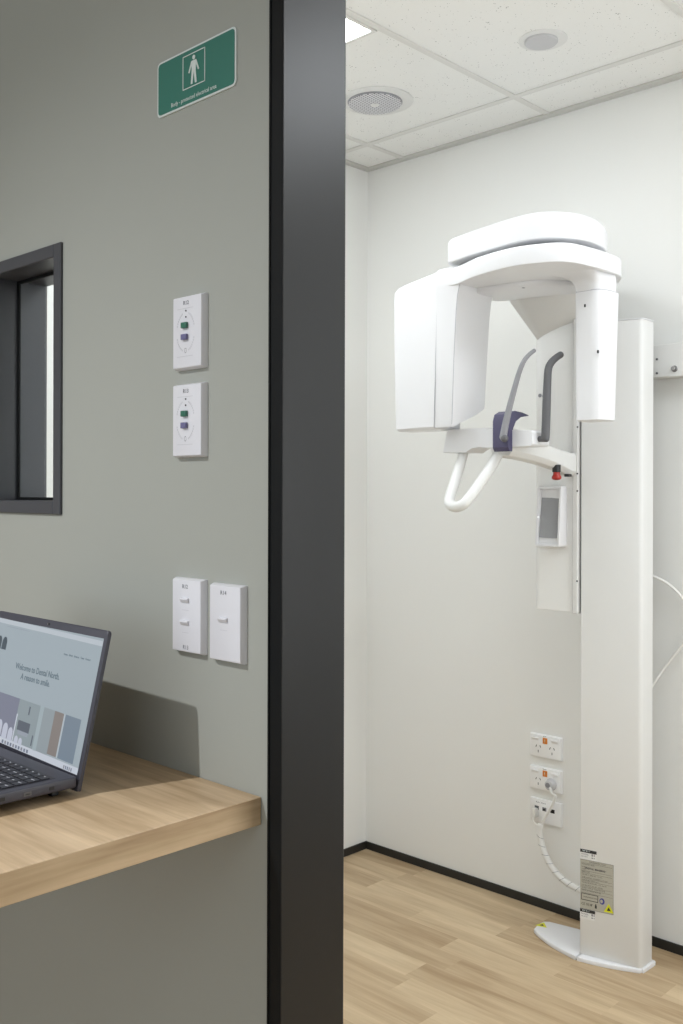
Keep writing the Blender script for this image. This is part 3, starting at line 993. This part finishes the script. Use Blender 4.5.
# temple rods
b = NB()
Yl = 2.285
pts = [at(x, y, Y=Yl + k) for x, y, k in ((503, 437, 0), (505.2, 425, .003), (509, 408, .006), (514.5, 387, .010), (519.5, 370, .015), (524, 360, .02), (529, 354, .03), (534, 350, .04))]
tube(b, pts, [.0105, .0098, .0088, .0078, .0070, .0065, .0060, .0055], 12, flat=1.0)
rl = obj('temple_rod', b, MIDGREY, cb, smooth=60)
b = NB(); p = at(497, 436.5, Y=Yl + .02); q = at(504.5, 438, Y=Yl - .004)
tube(b, [p + Vector((0, .025, 0)), q], .0105, 12, smooth=False)
obj('pivot', b, DKGREY, rl, smooth=60)
b = NB()
pts = [at(x, y, Y=2.34 + k) for x, y, k in ((545.2, 437, 0), (545.8, 425, 0), (546.3, 405, 0), (547, 385, .004), (548, 369, .008), (551, 362, .014), (556, 357, .025), (560.5, 354, .035))]
tube(b, pts, [.0120, .0120, .0118, .0112, .0105, .0100, .0095, .0092], 12)
rr_ = obj('temple_rod', b, DKGREY, cb, smooth=60)
b = NB(); p = at(537, 438.5, Y=2.345); q = at(546.5, 438.5, Y=2.338)
tube(b, [p, q], .0085, 12, smooth=False)
obj('pivot', b, DKGREY, rr_, smooth=60)
# emergency stop
p = at(556.5, 473, Y=2.58)
b = NB(); cyl(b, (p.x, p.y, p.z + .004), (0, 0, 1), .0125, .022, 20, bev=.001)
es = obj('emergency_stop', b, BLK, xm, smooth=40)
b = NB(); lathe_z(b, (p.x, p.y, p.z), [(.010, .006), (.0105, -.003), (.0140, -.009), (.0145, -.014), (.011, -.018), (.004, -.0195)], 24)
o = obj('red_button', b, RED, es, smooth=50); o['label'] = 'red mushroom button'
b = NB(); p2 = at(568, 477.3, Y=2.64); box(b, p2.x - .008, p2.x + .008, p2.y - .01, p2.y + .01, 1.468, 1.476, .002)
obj('cable_gland', b, INKD, sa)

# control panel with a tilted touch screen
b = NB()
x0, x1 = at(536.3, 500, Y=2.655).x, at(564.5, 500, Y=2.675).x
zt, zb = 1.44, 1.252
out = round_poly([(x0, zb), (x1, zb), (x1, zt), (x0, zt)], .010, 5)
inn = inset(out, .0085)
def tilt(p, y0, y1):
    t = (p.y - zb) / (zt - zb); return (p.x, y0 + (y1 - y0) * t, p.y)
rings = [[tilt(p, 2.692, 2.692) for p in out], [tilt(p, 2.650, 2.664) for p in out], [tilt(p, 2.646, 2.660) for p in inset(out, .002)], [tilt(p, 2.646, 2.660) for p in inn], [tilt(p, 2.654, 2.672) for p in inset(inn, .001)]]
loft(b, rings)
cpn = obj('control_panel', b, MWHITE, xm, smooth=30)
sc_ = [at(542.3, 497.1, Y=2.671), at(559.9, 497.5, Y=2.671), at(557.1, 537.8, Y=2.656), at(539.6, 536.8, Y=2.656)]
xa = (sc_[0].x + sc_[3].x) / 2 ; xb_ = (sc_[1].x + sc_[2].x) / 2
b = NB()
loft(b, [[(xa, 2.6715 - d, sc_[0].z), (xb_, 2.6715 - d, sc_[1].z), (xb_, 2.6565 - d, sc_[2].z), (xa, 2.6565 - d, sc_[3].z)] for d in (-.001, .003)])
obj('touch_screen', b, SCREENOFF, cpn)
b = NB(); p = at(538, 516.5, Y=2.652); cyl(b, (p.x, 2.6560, p.z), (0, -1, 0), .0022, .005, 10)
obj('indicator_light', b, emit('white_led', (.9, .95, 1), 1.2), cpn)

# wall bracket behind the column
b = NB()
pl = round_poly([(-1.445, 1.775), (-1.10, 1.765), (-1.10, 1.872), (-1.445, 1.872)], [.012, .01, .004, .004], 4)
loft(b, [[(p.x, y, p.y) for p in q] for q, y in ((pl, BY - .0005), (pl, 2.862), (inset(pl, .0015), 2.8605))])
wb = obj('wall_bracket', b, MCOL, xm, smooth=35)
p = at(674.5, 368, Y=2.862)
b = NB(); cyl(b, (p.x, 2.862, p.z), (0, -1, 0), .010, .004, 16, bev=.001); cyl(b, (p.x, 2.858, p.z), (0, -1, 0), .0065, .012, 10, bev=.0015)
obj('bolt', b, METAL, wb, smooth=40)
for px in ((657, 358.5), (657, 372.5)):
    p = at(*px, Y=2.862); b = NB(); cyl(b, (p.x, 2.8625, p.z), (0, -1, 0), .0035, .005, 8)
    obj('screw', b, DKGREY, wb)

# ------------------------------------------------------------------ power points on the back wall
def gpo(cz, label, plugged=False):
    cx = -1.832
    r = root('power_point', label, 'power point', (cx, BY, cz), 0, 'double power points on the white wall')
    obj('faceplate', plate_bm(cx, cz, .124, .078, .012, BY, .003), GPOW, r, smooth=40)
    f = BY - .012
    b = NB(); box(b, cx - .0085, cx + .0085, f - .0025, f + .001, cz + .010, cz + .030, .001)
    o = obj('indicator_switch', b, ORANGE, r); o['label'] = 'orange indicator switch'
    b = text_bm('!', .013, wallM((cx, f - .0026, cz + .020)), bold=.0003); obj('lettering', b, SIGNW, o)
    for s in (-1, 1):
        b = NB()
        z = cz + .023; xx = cx + s * .039
        loft(b, [[(x, f + .0005, z - .006), (x, f - .001, z - .0055), (x, f - .005, z + .002), (x, f - .0045, z + .005), (x, f + .0005, z + .0055)] for x in (xx - .0125, xx + .0125)])
        obj('rocker', b, GPOW, r)
        if plugged and s == 1: continue
        b = NB(); sxx = cx + s * .027
        for dx, dz, a_ in ((-.008, .000, .5), (.008, .000, -.5), (0, -.017, 0)):
            M = Matrix.Translation((sxx + dx, f, cz - .002 + dz)) @ Matrix.Rotation(a_, 4, 'Y')
            vs = box(b, -.0012, .0012, -.0004, .0010, -.0042, .0042)
            bmesh.ops.transform(b, matrix=M, verts=vs)
        obj('socket_slot', b, INKD, r)
    b = text_bm('R14/3', .0055, wallM((cx - .002, f - .0001, cz + .0345))); obj('lettering', b, INK, r)
    return r


gpo(.5555, 'white double power point with nothing plugged in, topmost wall plate beside the column')
gpo(.4440, 'white double power point with a plug in its right socket beside the column', True)
cx, cz = -1.832, .3330
r = root('data_outlet', 'white data outlet plate below the two power points beside the column', 'data outlet', (cx, BY, cz))
obj('faceplate', plate_bm(cx, cz, .124, .080, .009, BY, .0015), GPOW, r, smooth=40)
f = BY - .009
for x, mt in ((cx - .034, DKGREY), (cx - .004, MIDGREY), (cx + .028, BLK)):
    b = NB(); box(b, x - .008, x + .008, f - .0015, f + .0005, cz + .002, cz + .015, .001)
    box(b, x - .005, x + .005, f - .0018, f - .0014, cz + .004, cz + .011, mat=1)
    obj('jack', b, [mt, BLK], r)
b = text_bm('R14-1  R14-2', .007, wallM((cx - .018, f - .0001, cz + .0275))); obj('lettering', b, INK, r)

# plugs and leads
lead = root('power_lead', 'white power lead in a spiral wrap hanging from the middle power point to the column', 'cable', (-1.80, BY - .03, .44))
b = NB(); pc = Vector((-1.806, BY - .0115, .4340))
cyl(b, pc, (0, -1, 0), .0205, .020, 24, bev=.003, r2=.017)
pgo = obj('plug', b, simple('clear_plug_plastic', srgb(206, 206, 208), .25), lead, smooth=40)
b = NB(); cyl(b, pc + Vector((-.003, -.020, 0)), (0, -1, 0), .0085, .0025, 12)
obj('plug_core', b, MIDGREY, pgo)
b = NB(); q = pc + Vector((.004, -.014, -.004))
pth = [q, q + Vector((.012, -.012, -.018)), at(556, 796, Y=2.885), at(552.5, 806, Y=2.885), at(547, 815, Y=2.885), at(543, 824, Y=2.884), at(541, 833, Y=2.88)]
tube(b, pth, .0048, 10)
obj('cord', b, CABLEW, lead, smooth=60)
b = NB()
wp = catmull([at(541, 825, Y=2.882), at(541.3, 836, Y=2.878), at(544, 848, Y=2.872), at(549, 860, Y=2.866), at(556.5, 871.5, Y=2.858), at(566, 880.5, Y=2.852), at(576, 886.5, Y=2.848), at(588, 893, Y=2.845)], 8)
tube(b, wp, .0105, 14, smooth=False)
sw = obj('spiral_wrap', b, CABLEW, lead, smooth=60)
for k in range(8, len(wp) - 3, 6):
    c = Vector(wp[k]); t = (Vector(wp[k + 1]) - Vector(wp[k - 1])).normalized()
    s = Vector((0, -1, 0)); u = t.cross(s).normalized(); s = u.cross(t).normalized()
    ring = []
    b = NB()      # one dark gap of the spiral
    for j in range(17):
        a_ = -PI / 2 + PI * j / 16 + 0
        ring.append(c + (u * math.sin(a_) * -1 + s * -math.cos(a_) * -1) * .0108 + t * (.007 * math.sin(a_)))
    tube(b, ring, .0007, 5, smooth=False, caps=False)
    obj('wrap_gap', b, MIDGREY, sw)

dl = root('network_lead', 'white network lead plugged into the lowest wall plate beside the column', 'cable', (cx - .034, BY - .02, cz))
b = NB(); box(b, cx - .040, cx - .028, BY - .030, BY - .0095, cz - .022, cz + .008, .002)
obj('plug', b, CABLEW, dl, smooth=40)
b = NB(); tube(b, [(cx - .034, BY - .026, cz - .018), (cx - .032, BY - .032, cz - .035), at(541.5, 829, Y=2.884), at(541.6, 836, Y=2.881)], .0028, 8)
obj('cord', b, CABLEW, dl, smooth=60)

b = NB()
tube(b, [at(650, 574, Y=2.88), at(657, 577, Y=2.885), at(668, 583, Y=2.90), at(680, 594, Y=2.905), at(692, 612, Y=2.905), at(690, 634, Y=2.905), at(678, 650, Y=2.905), at(664, 668, Y=2.90), at(655, 681, Y=2.885), at(648, 692, Y=2.88)], .0045, 10)
lc = obj('looped_cable', b, CABLEW, smooth=60)
lc['label'] = 'thin white cable looping out from behind the column on its right side'; lc['category'] = 'cable'

# ------------------------------------------------------------------ ceiling fittings
def led(x0, x1, y0, y1, label):
    r = root('ceiling_light_panel', label, 'ceiling light', ((x0 + x1) / 2, (y0 + y1) / 2, CZ), 0)
    b = NB()
    w_ = .012
    for (a0, a1, c0, c1) in ((x0, x1, y0, y0 + w_), (x0, x1, y1 - w_, y1), (x0, x0 + w_, y0 + w_, y1 - w_), (x1 - w_, x1, y0 + w_, y1 - w_)):
        box(b, a0, a1, c0, c1, CZ - .002, CZ + .0039, .001, 1)
    obj('frame', b, GRID, r)
    b = NB(); box(b, x0 + w_, x1 - w_, y0 + w_, y1 - w_, CZ + .0005, CZ + .0035)
    obj('diffuser', b, PANEL, r)


led(-1.823 - .643 + .013, -1.823 - .013, 1.433, 2.055, 'square white light panel in the ceiling beside the black door frame')
SP = at(374, 98.5, Z=CZ + .01)
r = root('ceiling_speaker', 'round white ceiling speaker with a perforated grille', 'speaker', (SP.x, SP.y, CZ + .004))
b = NB(); lathe_z(b, (SP.x + .004, SP.y + .006, CZ + .004), [(.118, 0), (.118, -.003), (.112, -.006), (.088, -.0065)], 56)
obj('flange', b, MCOL, r, smooth=40)
b = NB(); lathe_z(b, (SP.x, SP.y, CZ + .0005), [(.090, 0), (.090, -.004), (.087, -.008), (.081, -.009)], 56)
obj('trim_ring', b, MIDGREY, r, smooth=40)
b = NB(); lathe_z(b, (SP.x, SP.y, CZ - .0085), [(.0865, .004), (.0865, -.001), (.06, -.0025), (.02, -.003)], 56)
obj('grille', b, GRILLE, r, smooth=40)
b = NB(); cyl(b, (SP.x, SP.y, CZ - .0113), (0, 0, -1), .014, .0015, 20)
obj('badge', b, MCOL, r)
DT = at(540, 37, Z=CZ + .01)
r = root('ceiling_sensor', 'small round grey disc on a pale flange in the ceiling', 'ceiling sensor', (DT.x, DT.y, CZ + .004))
b = NB(); lathe_z(b, (DT.x + .004, DT.y + .004, CZ + .004), [(.068, 0), (.068, -.002), (.062, -.004)], 48)
obj('flange', b, MCOL, r, smooth=40)
b = NB(); lathe_z(b, (DT.x, DT.y, CZ + .001), [(.047, 0), (.047, -.005), (.044, -.008), (.02, -.009)], 48)
obj('disc', b, simple('disc_grey', srgb(196, 196, 198), .5), r, smooth=40)


# ------------------------------------------------------------------ light
def area(name, loc, sx, sy, power, rot=(0, 0, 0), col=(.91, .955, 1)):
    l = bpy.data.lights.new(name, 'AREA'); l.shape = 'RECTANGLE'; l.size = sx; l.size_y = sy; l.energy = power; l.color = col
    o = bpy.data.objects.new(name, l); COL.objects.link(o); o.location = loc; o.rotation_euler = rot
    return o


# other ceiling panels of the x-ray room and of the corridor (outside the frame)
area('ceiling_panel_x_ray_room', (.22, 2.2, CZ - .005), .6, .6, 19)
area('ceiling_panel_x_ray_room', (-.85, 1.75, CZ - .005), .6, .6, 7)
area('side_fill_light', (RX - .01, 2.0, 1.45), 1.5, 1.7, 18, rot=(0, math.radians(90), 0), col=(.91, .955, 1))  # added unseen fill from the right, brightens ceiling and walls
area('ceiling_panel_corridor', (.6, -1.4, CZ - .005), 1.2, 1.2, 9)
# recessed downlight over the desk: the crisp laptop shadow comes from it
d_ = Vector((.042, .131, -.130)); S = Vector((-1.205, .945, 1.084))
k = (2.66 - S.z) / d_.z
pos = S + d_ * k
sp = bpy.data.lights.new('desk_downlight', 'SPOT'); sp.energy = 142; sp.spot_size = math.radians(130); sp.spot_blend = 1; sp.shadow_soft_size = .02
sp.color = (.97, .985, 1)
so = bpy.data.objects.new('desk_downlight', sp); COL.objects.link(so); so.location = pos
so.rotation_euler = Vector((.08, .22, -1)).to_track_quat('-Z', 'Y').to_euler()

wd = bpy.data.worlds.new('world'); SC.world = wd; wd.use_nodes = True
wd.node_tree.nodes['Background'].inputs[0].default_value = (.80, .90, 1, 1)
wd.node_tree.nodes['Background'].inputs[1].default_value = 1.1

SC.view_settings.view_transform = 'Standard'
SC.view_settings.look = 'None'
SC.view_settings.gamma = 1
SC.view_settings.exposure = 0
SC.view_settings.use_curve_mapping = False
SC.cycles.use_denoising = True
SC.cycles.max_bounces = 8
SC.cycles.sample_clamp_indirect = 4
